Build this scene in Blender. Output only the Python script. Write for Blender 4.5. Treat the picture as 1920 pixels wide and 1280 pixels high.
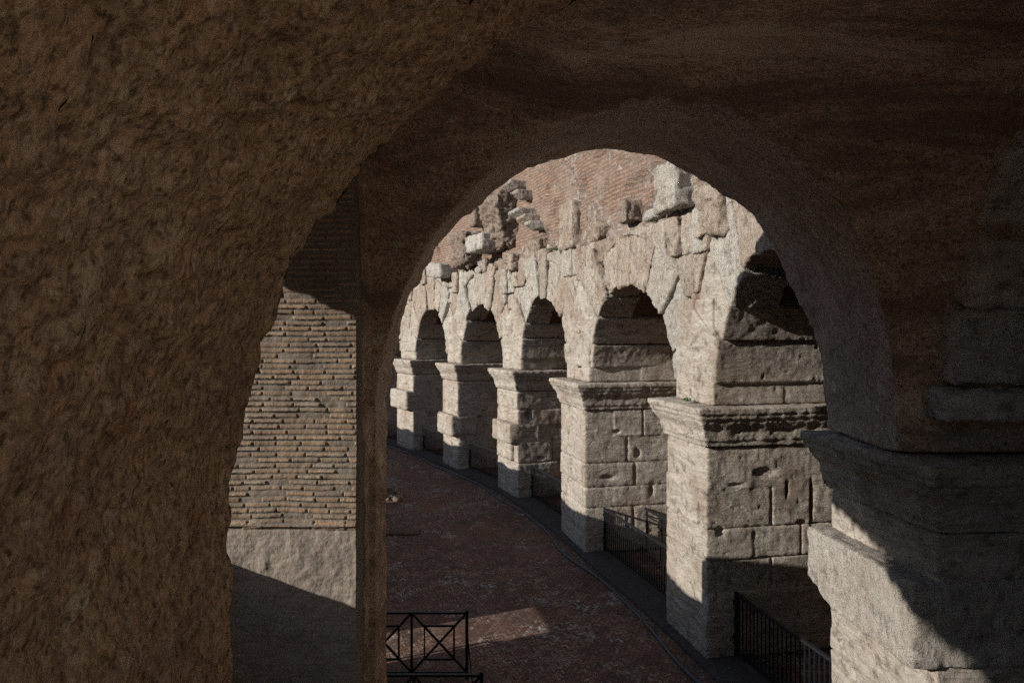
import bpy, math, random
import numpy as np
from mathutils import Vector, Matrix
random.seed(7)
rng = np.random.default_rng(7)
for o in list(bpy.data.objects): bpy.data.objects.remove(o)
SC = bpy.context.scene
COL = SC.collection

# ------------------------------------------------------------------ camera, world, sun, exposure
EYE = 5.8
cam_d = bpy.data.cameras.new("camera"); cam = bpy.data.objects.new("camera", cam_d); COL.objects.link(cam)
cam.location = (0, 0, EYE); cam.rotation_euler = (math.radians(90), 0, 0)
cam_d.lens = 24; cam_d.sensor_width = 36; cam_d.shift_y = -0.0078
cam_d.clip_start = 0.05; cam_d.clip_end = 600
SC.camera = cam

SUN_DIR = Vector((0.9135, 0.4067, -0.33)).normalized()      # the way the light travels
ELEV = math.asin(-SUN_DIR.z)
w = bpy.data.worlds.new("World"); SC.world = w; w.use_nodes = True
nt = w.node_tree
bg = nt.nodes['Background']; sky = nt.nodes.new('ShaderNodeTexSky')
sky.sky_type = 'NISHITA'; sky.sun_disc = False
sky.sun_elevation = ELEV; sky.sun_rotation = math.atan2(-SUN_DIR.x, -SUN_DIR.y)
sky.air_density = 1.0; sky.dust_density = 0.6
nt.links.new(sky.outputs[0], bg.inputs[0]); bg.inputs[1].default_value = 0.10
sd = bpy.data.lights.new("sun", 'SUN'); sd.energy = 4.2; sd.angle = math.radians(0.5); sd.color = (1.0, 0.935, 0.845)
so = bpy.data.objects.new("sun", sd); COL.objects.link(so)
so.rotation_euler = SUN_DIR.to_track_quat('-Z', 'Y').to_euler(); so.location = (-20, -10, 20)
SC.view_settings.view_transform = 'Standard'; SC.view_settings.look = 'None'
SC.view_settings.exposure = 0.18; SC.view_settings.gamma = 1
try:
    SC.cycles.max_bounces = 8; SC.cycles.diffuse_bounces = 5
    SC.cycles.use_denoising = False; SC.cycles.use_adaptive_sampling = False; SC.cycles.use_guiding = True; SC.cycles.sample_clamp_indirect = 2.0; SC.cycles.denoising_input_passes = 'RGB_ALBEDO_NORMAL'; SC.cycles.denoising_prefilter = 'NONE'
except Exception: pass

# ------------------------------------------------------------------ numpy noise
def _h(ix, iy, iz, s):
    n = (ix * 374761393 + iy * 668265263 + iz * 2147483647 // 3 + s * 974711) & 0xffffffff
    n = ((n ^ (n >> 13)) * 1274126177) & 0xffffffff
    n = ((n ^ (n >> 16)) * 2246822519) & 0xffffffff
    return ((n ^ (n >> 15)) & 0xffffff) / float(0xffffff) * 2 - 1
def vnoise(P, f, s=0):
    Q = P * f; I = np.floor(Q).astype(np.int64); F = Q - I; F = F * F * (3 - 2 * F)
    r = 0
    for a in (0, 1):
        for b in (0, 1):
            for c in (0, 1):
                wt = (F[:, 0] if a else 1 - F[:, 0]) * (F[:, 1] if b else 1 - F[:, 1]) * (F[:, 2] if c else 1 - F[:, 2])
                r = r + wt * _h(I[:, 0] + a, I[:, 1] + b, I[:, 2] + c, s)
    return r
def fbm(P, f, octv=4, s=0, gain=.5):
    r = 0; a = 1; t = 0
    for k in range(octv):
        r = r + a * vnoise(P + 13.7 * k, f, s + k); t += a; a *= gain; f *= 2.03
    return r / t

# ------------------------------------------------------------------ surface nets
def surfnets(F, org, h):
    S = F < 0
    nx, ny, nz = F.shape
    c = [(i, j, k) for i in (0, 1) for j in (0, 1) for k in (0, 1)]
    def sl(A, o): return A[o[0]:nx - 1 + o[0], o[1]:ny - 1 + o[1], o[2]:nz - 1 + o[2]]
    cnt = np.zeros((nx - 1, ny - 1, nz - 1), np.int8)
    for o in c: cnt += sl(S, o)
    act = (cnt > 0) & (cnt < 8)
    idx = np.full(act.shape, -1, np.int64)
    ii, jj, kk = np.nonzero(act); n = len(ii); idx[ii, jj, kk] = np.arange(n)
    V = {o: F[ii + o[0], jj + o[1], kk + o[2]] for o in c}
    acc = np.zeros((n, 3)); m = np.zeros(n)
    for o in c:
        for ax in range(3):
            if o[ax] == 0:
                q = list(o); q[ax] = 1; q = tuple(q)
                a, b = V[o], V[q]; cr = (a < 0) != (b < 0)
                t = np.where(cr, a / np.where(cr, a - b, 1), 0)
                p = np.zeros((n, 3)); p[:] = o; p[:, ax] = t
                acc[cr] += p[cr]; m += cr
    P = acc / m[:, None] + np.stack([ii, jj, kk], 1)
    P = P * h + np.array(org)
    quads = []
    for ax in range(3):
        a1, a2 = [(1, 2), (2, 0), (0, 1)][ax]
        sh = [nx, ny, nz]
        s0 = [slice(1, sh[0] - 1), slice(1, sh[1] - 1), slice(1, sh[2] - 1)]
        s0[ax] = slice(0, sh[ax] - 1); s1 = list(s0); s1[ax] = slice(1, sh[ax])
        A = S[tuple(s0)]; B = S[tuple(s1)]
        e = np.argwhere(A != B)
        if not len(e): continue
        fl = A[tuple(e.T)]
        off = np.array([1, 1, 1]); off[ax] = 0
        e = e + off
        def ci(d1, d2):
            q = e.copy(); q[:, a1] -= d1; q[:, a2] -= d2
            return idx[q[:, 0], q[:, 1], q[:, 2]]
        q = np.stack([ci(1, 1), ci(0, 1), ci(0, 0), ci(1, 0)], 1)
        q[~fl] = q[~fl][:, ::-1]
        quads.append(q)
    Q = np.concatenate(quads) if quads else np.zeros((0, 4), np.int64); Q = Q[(Q >= 0).all(1)]
    return P, Q

def raw_mesh(name, P, Q, smooth=True):
    me = bpy.data.meshes.new(name)
    if not len(Q): return me
    me.vertices.add(len(P)); me.vertices.foreach_set('co', np.asarray(P, np.float32).ravel())
    k = Q.shape[1]
    me.loops.add(len(Q) * k); me.loops.foreach_set('vertex_index', Q.astype(np.int32).ravel())
    me.polygons.add(len(Q)); me.polygons.foreach_set('loop_start', np.arange(0, len(Q) * k, k, dtype=np.int32))
    try: me.polygons.foreach_set('loop_total', np.full(len(Q), k, np.int32))
    except Exception: pass
    me.update(calc_edges=True); me.validate()
    me.polygons.foreach_set('use_smooth', np.full(len(me.polygons), smooth)); me.update()
    return me
def displace(me, fn):
    n = len(me.vertices)
    if not n: return
    co = np.zeros(n * 3, np.float32); me.vertices.foreach_get('co', co); co = co.reshape(-1, 3).astype(float)
    no = np.zeros(n * 3, np.float32); me.vertex_normals.foreach_get('vector', no); no = no.reshape(-1, 3)
    co = co + no * fn(co)[:, None]
    me.vertices.foreach_set('co', co.astype(np.float32).ravel()); me.update()

class Frame:
    """local (s, d, z): s along, d into the wall, z up"""
    def __init__(f, O, t):
        f.O = np.array([O[0], O[1], 0.0]); l = math.hypot(*t[:2])
        f.t = np.array([t[0] / l, t[1] / l, 0]); f.n = np.array([f.t[1], -f.t[0], 0])
    def w(f, P): return f.O + P[:, :1] * f.t + P[:, 1:2] * f.n + P[:, 2:3] * np.array([0, 0, 1.])
    def pt(f, s, d, z): return Vector(f.w(np.array([[s, d, z]], float))[0])
WORLD = None

# ------------------------------------------------------------------ object helpers
def thing(name, label, cat, loc=(0, 0, 0), group=None):
    o = bpy.data.objects.new(name, None); COL.objects.link(o); o.location = loc
    o.empty_display_size = .3
    o['label'] = label; o['category'] = cat
    if group: o['group'] = group
    return o
def link(name, me, mat, parent=None, label=None):
    me.name = name
    if parent is not None:
        L = parent.location.copy(); p = parent.parent
        while p is not None: L = L + p.location; p = p.parent
        me.transform(Matrix.Translation(-L))
    o = bpy.data.objects.new(name, me); COL.objects.link(o)
    if mat and not me.materials: me.materials.append(mat)
    if parent is not None: o.parent = parent
    if label: o['label'] = label
    return o
def tag(o, label, cat, group=None):
    o['label'] = label; o['category'] = cat
    if group: o['group'] = group
    return o
def structure(o): o['kind'] = 'structure'; return o
def center_origin(o):
    me = o.data; n = len(me.vertices); co = np.zeros(n * 3, np.float32); me.vertices.foreach_get('co', co); co = co.reshape(-1, 3)
    c = Vector(((co[:, 0].min() + co[:, 0].max()) / 2, (co[:, 1].min() + co[:, 1].max()) / 2, co[:, 2].min()))
    me.transform(Matrix.Translation(-c)); o.location = o.location + c
    return o

def sdf_mesh(name, fn, b0, b1, h, frame=None, rough=.03, rf=3.0, seed=0, flip=False, pit=0.0):
    b0 = np.array(b0, float) - 2.2 * h; b1 = np.array(b1, float) + 2.2 * h
    ns = np.ceil((b1 - b0) / h).astype(int) + 1
    ax = [b0[i] + h * np.arange(ns[i]) for i in range(3)]
    S, D, Z = np.meshgrid(*ax, indexing='ij', sparse=True)
    F = fn(S, D, Z)
    F = np.broadcast_to(F, tuple(ns)).astype(np.float32)
    P, Q = surfnets(F, b0, h)
    if frame is not None:
        P = frame.w(P); Q = Q[:, ::-1]          # (t, n, z) is left-handed
    me = raw_mesh(name, P, Q)
    if rough > 0:
        def g(co):
            a = fbm(co, rf, 4, seed) * rough
            b = np.abs(vnoise(co, rf * 2.3, seed + 9)) * rough * .7
            r = a - b + rough * .2
            if pit:
                q = vnoise(co, 9.0, seed + 3) + .5 * vnoise(co, 19, seed + 4)
                r = r - pit * np.clip(q - .75, 0, 1) * 2
            return r
        displace(me, g)
    return me
def smax(*a, k=.05):
    r = a[0]
    for b in a[1:]:
        h = np.clip(.5 - .5 * (b - r) / k, 0, 1)
        r = b * (1 - h) + r * h + k * h * (1 - h)
    return r
def sbox(S, D, Z, b0, b1, k=.04):
    return smax(np.maximum(b0[0] - S, S - b1[0]), np.maximum(b0[1] - D, D - b1[1]), np.maximum(b0[2] - Z, Z - b1[2]), k=k)

def box_mesh(boxes):
    """boxes: list of (frame or None, b0, b1) joined into one mesh"""
    P = []; Q = []
    for fr, a, b in boxes:
        c = np.array([(x, y, z) for x in (a[0], b[0]) for y in (a[1], b[1]) for z in (a[2], b[2])], float)
        q = np.array([[0, 1, 3, 2], [4, 6, 7, 5], [0, 4, 5, 1], [2, 3, 7, 6], [0, 2, 6, 4], [1, 5, 7, 3]])
        if fr is not None: c = fr.w(c); q = q[:, ::-1]
        Q.append(q + 8 * len(P)); P.append(c)
    me = raw_mesh('box', np.concatenate(P), np.concatenate(Q), smooth=False)
    return me
def tube_mesh(pts, r, n=8, closed_caps=True):
    pts = [Vector(p) for p in pts]; V = []; Q = []
    prev = None
    for i, p in enumerate(pts):
        t = (pts[min(i + 1, len(pts) - 1)] - pts[max(i - 1, 0)]).normalized()
        up = Vector((0, 0, 1)) if abs(t.z) < .9 else Vector((1, 0, 0))
        a = t.cross(up).normalized(); b = a.cross(t)
        for k in range(n):
            an = 2 * math.pi * k / n
            V.append(p + (a * math.cos(an) + b * math.sin(an)) * r)
    F = []
    for i in range(len(pts) - 1):
        for k in range(n):
            F.append((i * n + k, i * n + (k + 1) % n, (i + 1) * n + (k + 1) % n, (i + 1) * n + k))
    F.append(tuple(range(n))[::-1]); F.append(tuple((len(pts) - 1) * n + k for k in range(n)))
    me = bpy.data.meshes.new('tube'); me.from_pydata([tuple(v) for v in V], [], F); me.update()
    for p in me.polygons: p.use_smooth = len(p.vertices) == 4
    return me
def bar_mesh(p0, p1, wd, dp):
    """rectangular bar from p0 to p1"""
    p0 = Vector(p0); p1 = Vector(p1); t = (p1 - p0).normalized()
    up = Vector((0, 0, 1)) if abs(t.z) < .9 else Vector((0, 1, 0))
    a = t.cross(up).normalized() * dp / 2; b = a.normalized().cross(t) * wd / 2
    V = [p + s1 * a + s2 * b for p in (p0, p1) for s1, s2 in ((-1, -1), (1, -1), (1, 1), (-1, 1))]
    F = [(0, 1, 2, 3), (7, 6, 5, 4), (0, 4, 5, 1), (1, 5, 6, 2), (2, 6, 7, 3), (3, 7, 4, 0)]
    me = bpy.data.meshes.new('bar'); me.from_pydata([tuple(v) for v in V], [], F); me.update()
    return me
def join(meshes):
    V = []; F = []; o = 0
    for m in meshes:
        V += [tuple(v.co) for v in m.vertices]; F += [tuple(i + o for i in p.vertices) for p in m.polygons]; o += len(m.vertices)
    me = bpy.data.meshes.new('j'); me.from_pydata(V, [], F); me.update(); return me

# ------------------------------------------------------------------ materials
class NT:
    def __init__(s, name):
        s.m = bpy.data.materials.new(name); s.m.use_nodes = True; s.t = s.m.node_tree
        s.b = s.t.nodes['Principled BSDF']; s.b.inputs['Roughness'].default_value = .9
        s.b.inputs['Specular IOR Level'].default_value = .2
        s.pos = s.t.nodes.new('ShaderNodeNewGeometry').outputs['Position']
    def n(s, typ, **kw):
        x = s.t.nodes.new(typ)
        for k, v in kw.items(): setattr(x, k, v)
        return x
    def l(s, a, b): s.t.links.new(a, b)
    def val(s, sock, v):
        if hasattr(v, 'type') and hasattr(v, 'is_output'): s.l(v, sock)
        else: sock.default_value = v
    def map(s, vec, scale=(1, 1, 1), rot=(0, 0, 0), loc=(0, 0, 0)):
        x = s.n('ShaderNodeMapping'); s.l(vec, x.inputs['Vector'])
        x.inputs['Scale'].default_value = scale; x.inputs['Rotation'].default_value = rot; x.inputs['Location'].default_value = loc
        return x.outputs[0]
    def noise(s, vec, sc, det=6, rough=.6, dist=0):
        x = s.n('ShaderNodeTexNoise'); s.l(vec, x.inputs['Vector']); x.inputs['Scale'].default_value = sc
        x.inputs['Detail'].default_value = det; x.inputs['Roughness'].default_value = rough; x.inputs['Distortion'].default_value = dist
        return x.outputs[0]
    def vor(s, vec, sc, feat='F1', out='Distance'):
        x = s.n('ShaderNodeTexVoronoi', feature=feat); s.l(vec, x.inputs['Vector']); x.inputs['Scale'].default_value = sc
        return x.outputs[out]
    def ramp(s, f, stops, interp='LINEAR'):
        x = s.n('ShaderNodeValToRGB'); s.l(f, x.inputs[0]); e = x.color_ramp.elements; x.color_ramp.interpolation = interp
        while len(e) < len(stops): e.new(.5)
        for i, (p, c) in enumerate(stops):
            e[i].position = p; e[i].color = (c, c, c, 1) if not hasattr(c, '__len__') else (*c, 1)
        return x.outputs[0]
    def mix(s, f, a, b, mode='MIX'):
        x = s.n('ShaderNodeMix', data_type='RGBA', blend_type=mode); s.val(x.inputs[0], f)
        for k, v in ((6, a), (7, b)):
            if hasattr(v, '__len__'): x.inputs[k].default_value = (*v[:3], 1)
            else: s.l(v, x.inputs[k])
        return x.outputs[2]
    def math(s, op, a, b=0.0, c=0.0):
        x = s.n('ShaderNodeMath', operation=op); s.val(x.inputs[0], a); s.val(x.inputs[1], b); s.val(x.inputs[2], c)
        return x.outputs[0]
    def bump(s, hts, strengths, dists):
        prev = None
        for h, st, d in zip(hts, strengths, dists):
            x = s.n('ShaderNodeBump'); s.l(h, x.inputs['Height']); x.inputs['Strength'].default_value = st; x.inputs['Distance'].default_value = d
            if prev is not None: s.l(prev, x.inputs['Normal'])
            prev = x.outputs[0]
        s.l(prev, s.b.inputs['Normal'])
    def color(s, c):
        if hasattr(c, '__len__'): s.b.inputs['Base Color'].default_value = (*c, 1)
        else: s.l(c, s.b.inputs['Base Color'])

def travertine(name, light, mid, stain, vertical=False, dirt=(.16, .14, .12), stain_amt=.5, pits=1.0):
    m = NT(name)
    wob = m.noise(m.pos, 1.3, 4)
    wx = m.n('ShaderNodeVectorMath', operation='MULTIPLY_ADD'); m.l(wob, wx.inputs[0]); wx.inputs[1].default_value = (.5, .5, .5); m.l(m.pos, wx.inputs[2])
    P = wx.outputs[0]
    st = m.map(P, (9, 9, 1.1) if vertical else (.9, .9, 13))
    streak = m.noise(st, 1.0, 8, .65)
    fine = m.noise(m.map(P, (22, 22, 4) if vertical else (3.5, 3.5, 34)), 1.0, 5, .7)
    base = m.mix(m.ramp(streak, [(.36, 0), (.62, 1)]), mid, light)
    big = m.noise(m.pos, .9, 6, .62)
    base = m.mix(m.math('MULTIPLY', m.ramp(big, [(.48, 0), (.68, 1)]), stain_amt), base, stain)
    sm = m.noise(m.pos, 4.5, 8, .7)
    base = m.mix(m.math('MULTIPLY', m.ramp(sm, [(.53, 0), (.63, 1)]), .65), base, dirt)
    wht = m.noise(m.map(m.pos, (1, 1, 1), loc=(5, 3, 9)), 1.7, 5)
    base = m.mix(m.math('MULTIPLY', m.ramp(wht, [(.55, 0), (.7, 1)]), .45), base, tuple(min(.8, c * 1.15) for c in light))
    base = m.mix(m.ramp(fine, [(.3, .45), (.5, 0)]), base, tuple(c * .6 for c in mid))
    vp = m.vor(m.map(P, (1, 1, 2.2)), 19.0)
    pm = m.math('MULTIPLY', m.ramp(vp, [(.12, 1), (.26, 0)]), m.ramp(m.noise(m.pos, 2.5, 3), [(.5, 0), (.58, 1)]))
    base = m.mix(m.math('MULTIPLY', pm, .75 * pits), base, (.05, .04, .032))
    m.color(base)
    oi = m.n('ShaderNodeObjectInfo').outputs['Random']
    if vertical:
        base = m.mix(m.math('MULTIPLY', m.ramp(oi, [(.45, 0), (1, 1)]), .30), base, stain)
        base = m.mix(m.math('MULTIPLY', m.ramp(oi, [(0, 1), (.3, 0)]), .35), base, (.42, .40, .37))
    m.color(base)
    gr = m.noise(m.pos, 38, 5, .7)
    rib = m.noise(m.map(P, (13, 13, .9) if vertical else (.8, .8, 17)), 1.0, 6, .6)
    m.bump([streak, rib, pm, m.noise(m.pos, 8, 7, .7), gr], [1, 1, .8 * pits, 1, .8], [.09 if vertical else .05, .13 if vertical else .035, -.04, .09 if vertical else .035, .02 if vertical else .012])
    return m.m

M = {}
M['trav_v'] = travertine('travertine_upright', (.70, .63, .54), (.53, .445, .36), (.39, .26, .19), True, stain_amt=.6)
M['trav_v2'] = travertine('travertine_pale', (.72, .69, .63), (.58, .53, .46), (.44, .35, .27), True, stain_amt=.3)
M['trav_v3'] = travertine('travertine_rusty', (.62, .54, .45), (.46, .36, .28), (.31, .20, .14), True, stain_amt=.7)
M['trav_h'] = travertine('travertine_bedded', (.56, .51, .445), (.385, .33, .275), (.27, .195, .14), False, dirt=(.11, .09, .075), stain_amt=.6)
M['trav_grey'] = travertine('travertine_grey', (.74, .69, .64), (.60, .54, .49), (.44, .34, .27), False, dirt=(.20, .165, .135), stain_amt=.6, pits=1.0)

def concrete(name, a, b, c, dark, stretch=(1, 1, 1), bumpk=1.0, spk=1.0, veins=False):
    m = NT(name)
    wv = m.n('ShaderNodeVectorMath', operation='MULTIPLY_ADD')
    m.l(m.noise(m.pos, 11, 3, .5), wv.inputs[0]); wv.inputs[1].default_value = (.05, .05, .05); m.l(m.map(m.pos, stretch), wv.inputs[2])
    P = wv.outputs[0]
    k4 = tuple(x * .45 for x in dark)
    sp1 = m.noise(m.map(m.pos, tuple(s * q for s, q in zip(stretch, (1, 1, .6)))), 26, 7, .72)
    n1 = m.noise(P, .9, 8, .68); n2 = m.noise(P, 9, 4, .55); n3 = m.noise(P, 55, 3, .6)
    base = m.mix(m.ramp(n1, [(.38, 0), (.62, 1)]), a, b)
    lo = m.noise(m.map(P, (1, 1, .7), loc=(9, 2, 4)), 2.0, 8, .72)
    base = m.mix(m.ramp(lo, [(.50, 0), (.68, .7)]), base, tuple((u + 2 * v) / 3 for u, v in zip(b, dark)))
    base = m.mix(m.ramp(lo, [(.34, .45), (.46, 0)]), base, c)
    def cells(sc, off):
        x = m.n('ShaderNodeTexVoronoi', feature='F1'); m.l(m.map(P, (1, 1, .75), loc=off), x.inputs['Vector']); x.inputs['Scale'].default_value = sc
        s = m.n('ShaderNodeSeparateColor'); m.l(x.outputs['Color'], s.inputs[0]); return x.outputs['Distance'], s.outputs
    d0, c0 = cells(4.2, (3, 3, 6))
    base = m.mix(m.math('MULTIPLY', m.ramp(c0[0], [(.80, 0), (.88, .55)]), m.ramp(d0, [(.25, 1), (.42, 0)])), base, tuple(min(.8, x * 1.35) for x in c))
    base = m.mix(m.math('MULTIPLY', m.ramp(c0[1], [(.78, 0), (.86, .6)]), m.ramp(d0, [(.2, 1), (.4, 0)])), base, (a[0] * .9, a[1] * .62, a[2] * .5))
    d1, c1 = cells(13, (1, 5, 2)); d2, c2 = cells(34, (4, 1, 7)); d3, c3 = cells(80, (2, 6, 3))
    base = m.mix(m.ramp(c1[0], [(0, .28), (.5, 0)]), base, dark)
    base = m.mix(m.ramp(c1[1], [(.78, 0), (1, .4)]), base, c)
    base = m.mix(m.ramp(c2[0], [(0, .42), (.6, 0)]), base, dark)
    base = m.mix(m.ramp(c2[1], [(.7, 0), (1, .4)]), base, c)
    base = m.mix(m.ramp(c3[0], [(0, .5), (.6, 0)]), base, dark)
    base = m.mix(m.ramp(sp1, [(.36, .85), (.5, 0)]), base, k4)
    base = m.mix(m.ramp(sp1, [(.56, 0), (.68, .5)]), base, c)
    # open pits: only some cells, cavity shade darkened into the colour at their centre
    p1 = m.math('MULTIPLY', m.ramp(d1, [(.02, .6), (.34, 0)]), m.ramp(c1[2], [(.80, 0), (.9, 1)]))
    p2 = m.math('MULTIPLY', m.ramp(d2, [(.05, .9), (.45, 0)]), m.ramp(c2[2], [(.55, 0), (.85, 1)]))
    pit = m.math('MAXIMUM', p1, p2)
    if veins:      # broad bands of soot and lime washed out of the vault, hairline cracks
        bn = m.noise(m.map(m.pos, (.35, 1.1, 1.6), (0, .25, .3)), 1.0, 8, .68, .6)
        base = m.mix(m.ramp(bn, [(.40, .8), (.52, 0)]), base, dark)
        base = m.mix(m.ramp(bn, [(.55, 0), (.64, .65)]), base, c)
        ww = m.n('ShaderNodeVectorMath', operation='MULTIPLY_ADD'); m.l(m.noise(m.pos, 2.2, 5), ww.inputs[0]); ww.inputs[1].default_value = (.7, .7, .7); m.l(m.pos, ww.inputs[2])
        cr = m.vor(ww.outputs[0], 1.1, 'DISTANCE_TO_EDGE')
        base = m.mix(m.math('MULTIPLY', m.ramp(cr, [(0, 1), (.012, 0)]), m.ramp(m.noise(m.pos, .8, 3), [(.5, 0), (.6, .8)])), base, k4)
    base = m.mix(m.math('MULTIPLY', pit, .85 * spk), base, k4)
    m.color(base)
    pn = m.math('MULTIPLY', pit, -1)
    m.bump([n2, pn, sp1], [.8, .6 * spk, 1], [.03 * bumpk, .012 * bumpk, .03 * bumpk])
    return m.m
M['concrete'] = concrete('rough_brown_concrete', (.72, .45, .26), (.54, .335, .20), (.76, .57, .39), (.22, .13, .08))
M['plaster'] = concrete('stained_vault_plaster', (.72, .50, .355), (.52, .36, .25), (.76, .60, .47), (.20, .135, .095), (1, 1.3, 1.6), .2, .5, True)
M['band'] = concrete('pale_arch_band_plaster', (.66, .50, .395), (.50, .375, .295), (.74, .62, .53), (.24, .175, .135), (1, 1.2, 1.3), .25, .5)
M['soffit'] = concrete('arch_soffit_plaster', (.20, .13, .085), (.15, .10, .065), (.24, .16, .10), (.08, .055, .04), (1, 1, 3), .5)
M['rubble'] = concrete('rubble_core', (.36, .29, .23), (.28, .2, .16), (.45, .4, .35), (.14, .11, .09), (1, 1, 1), 1.0)
M['mortar_grey'] = concrete('grey_render', (.22, .21, .2), (.17, .16, .155), (.26, .25, .24), (.11, .1, .1), (1, 1, 1), .15, .2)

def brick_far():
    m = NT('thin_red_brick')
    uv = m.n('ShaderNodeUVMap').outputs[0]
    wob = m.noise(uv, .6, 4)
    wx = m.n('ShaderNodeVectorMath', operation='MULTIPLY_ADD'); m.l(wob, wx.inputs[0]); wx.inputs[1].default_value = (.03, .025, 0); m.l(uv, wx.inputs[2])
    P = wx.outputs[0]
    bt = m.n('ShaderNodeTexBrick'); m.l(P, bt.inputs['Vector'])
    bt.inputs['Scale'].default_value = 1.0; bt.inputs['Brick Width'].default_value = .42; bt.inputs['Row Height'].default_value = .105
    bt.inputs['Mortar Size'].default_value = .022; bt.inputs['Mortar Smooth'].default_value = .35; bt.inputs['Bias'].default_value = 0
    bt.inputs['Color1'].default_value = (.47, .285, .19, 1); bt.inputs['Color2'].default_value = (.34, .215, .155, 1); bt.inputs['Mortar'].default_value = (.22, .17, .145, 1)
    n1 = m.noise(P, .8, 6, .65)
    base = m.mix(m.ramp(n1, [(.4, 0), (.68, .85)]), bt.outputs[0], (.42, .33, .27))
    base = m.mix(m.ramp(m.noise(P, 3.3, 7, .7), [(.5, 0), (.68, .6)]), base, (.21, .16, .14))
    # opus patches of small mixed stones
    v = m.n('ShaderNodeTexVoronoi', feature='F1'); m.l(m.map(P, (1, 1.3, 1)), v.inputs['Vector']); v.inputs['Scale'].default_value = 6.5
    vc = m.n('ShaderNodeSeparateColor'); m.l(v.outputs['Color'], vc.inputs[0])
    rub = m.mix(vc.outputs[0], (.18, .13, .115), (.6, .52, .43))
    ve = m.vor(m.map(P, (1, 1.3, 1)), 6.5, 'DISTANCE_TO_EDGE')
    rub = m.mix(m.ramp(ve, [(.03, 1), (.1, 0)]), rub, (.34, .28, .24))
    sx = m.n('ShaderNodeSeparateXYZ'); m.l(uv, sx.inputs[0])
    zn = m.math('ADD', sx.outputs[1], m.math('MULTIPLY', m.noise(uv, 1.4, 5), 1.6))
    msk = m.ramp(zn, [(.0, 1), (1, 1)])
    mk = m.math('LESS_THAN', zn, 9.45)
    base = m.mix(mk, base, rub)
    base = m.mix(m.ramp(m.noise(m.map(uv, (1, 1.6, 1), loc=(4, 2, 0)), .55, 7, .7), [(.53, 0), (.57, 1)]), base, rub)
    base = m.mix(m.ramp(m.noise(m.map(uv, (3, .5, 1), loc=(1, 7, 0)), .7, 6, .7), [(.5, 0), (.66, .55)]), base, (.24, .19, .17))
    m.color(base)
    hb = m.math('MULTIPLY', bt.outputs['Fac'], -1)
    m.bump([hb, ve, m.noise(P, 14, 6, .7), n1], [1, .6, 1, .6], [.09, .06, .09, .25])
    return m.m
M['brick_far'] = brick_far()

def brick_near():
    m = NT('worn_roman_brick')
    at = m.n('ShaderNodeAttribute', attribute_name='brick')       # x: random per brick, y: 1 on brick / 0 mortar, z: mortar washed
    sp = m.n('ShaderNodeSeparateXYZ'); m.l(at.outputs['Vector'], sp.inputs[0])
    br = m.ramp(sp.outputs[0], [(0, (.29, .21, .15)), (.35, (.38, .265, .175)), (.6, (.27, .215, .165)), (.8, (.45, .32, .21)), (1, (.34, .29, .24))])
    mo = m.mix(m.noise(m.pos, 9, 5), (.30, .26, .22), (.17, .145, .12))
    base = m.mix(sp.outputs[1], mo, br)
    base = m.mix(m.math('MULTIPLY', sp.outputs[2], m.ramp(m.noise(m.map(m.pos, (1, 1, 2)), 5, 6, .65), [(.3, .55), (.6, .95)])), base, (.36, .31, .265))
    base = m.mix(m.ramp(m.noise(m.pos, 1.6, 6, .65), [(.5, 0), (.72, .6)]), base, (.14, .11, .09))
    base = m.mix(m.ramp(m.noise(m.pos, 30, 5, .7), [(.3, .5), (.5, 0)]), base, (.09, .07, .055))
    m.color(base)
    m.bump([m.noise(m.pos, 14, 6, .7), m.noise(m.pos, 60, 4, .7)], [.7, .6], [.03, .008])
    return m.m
M['brick_near'] = brick_near()

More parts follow.
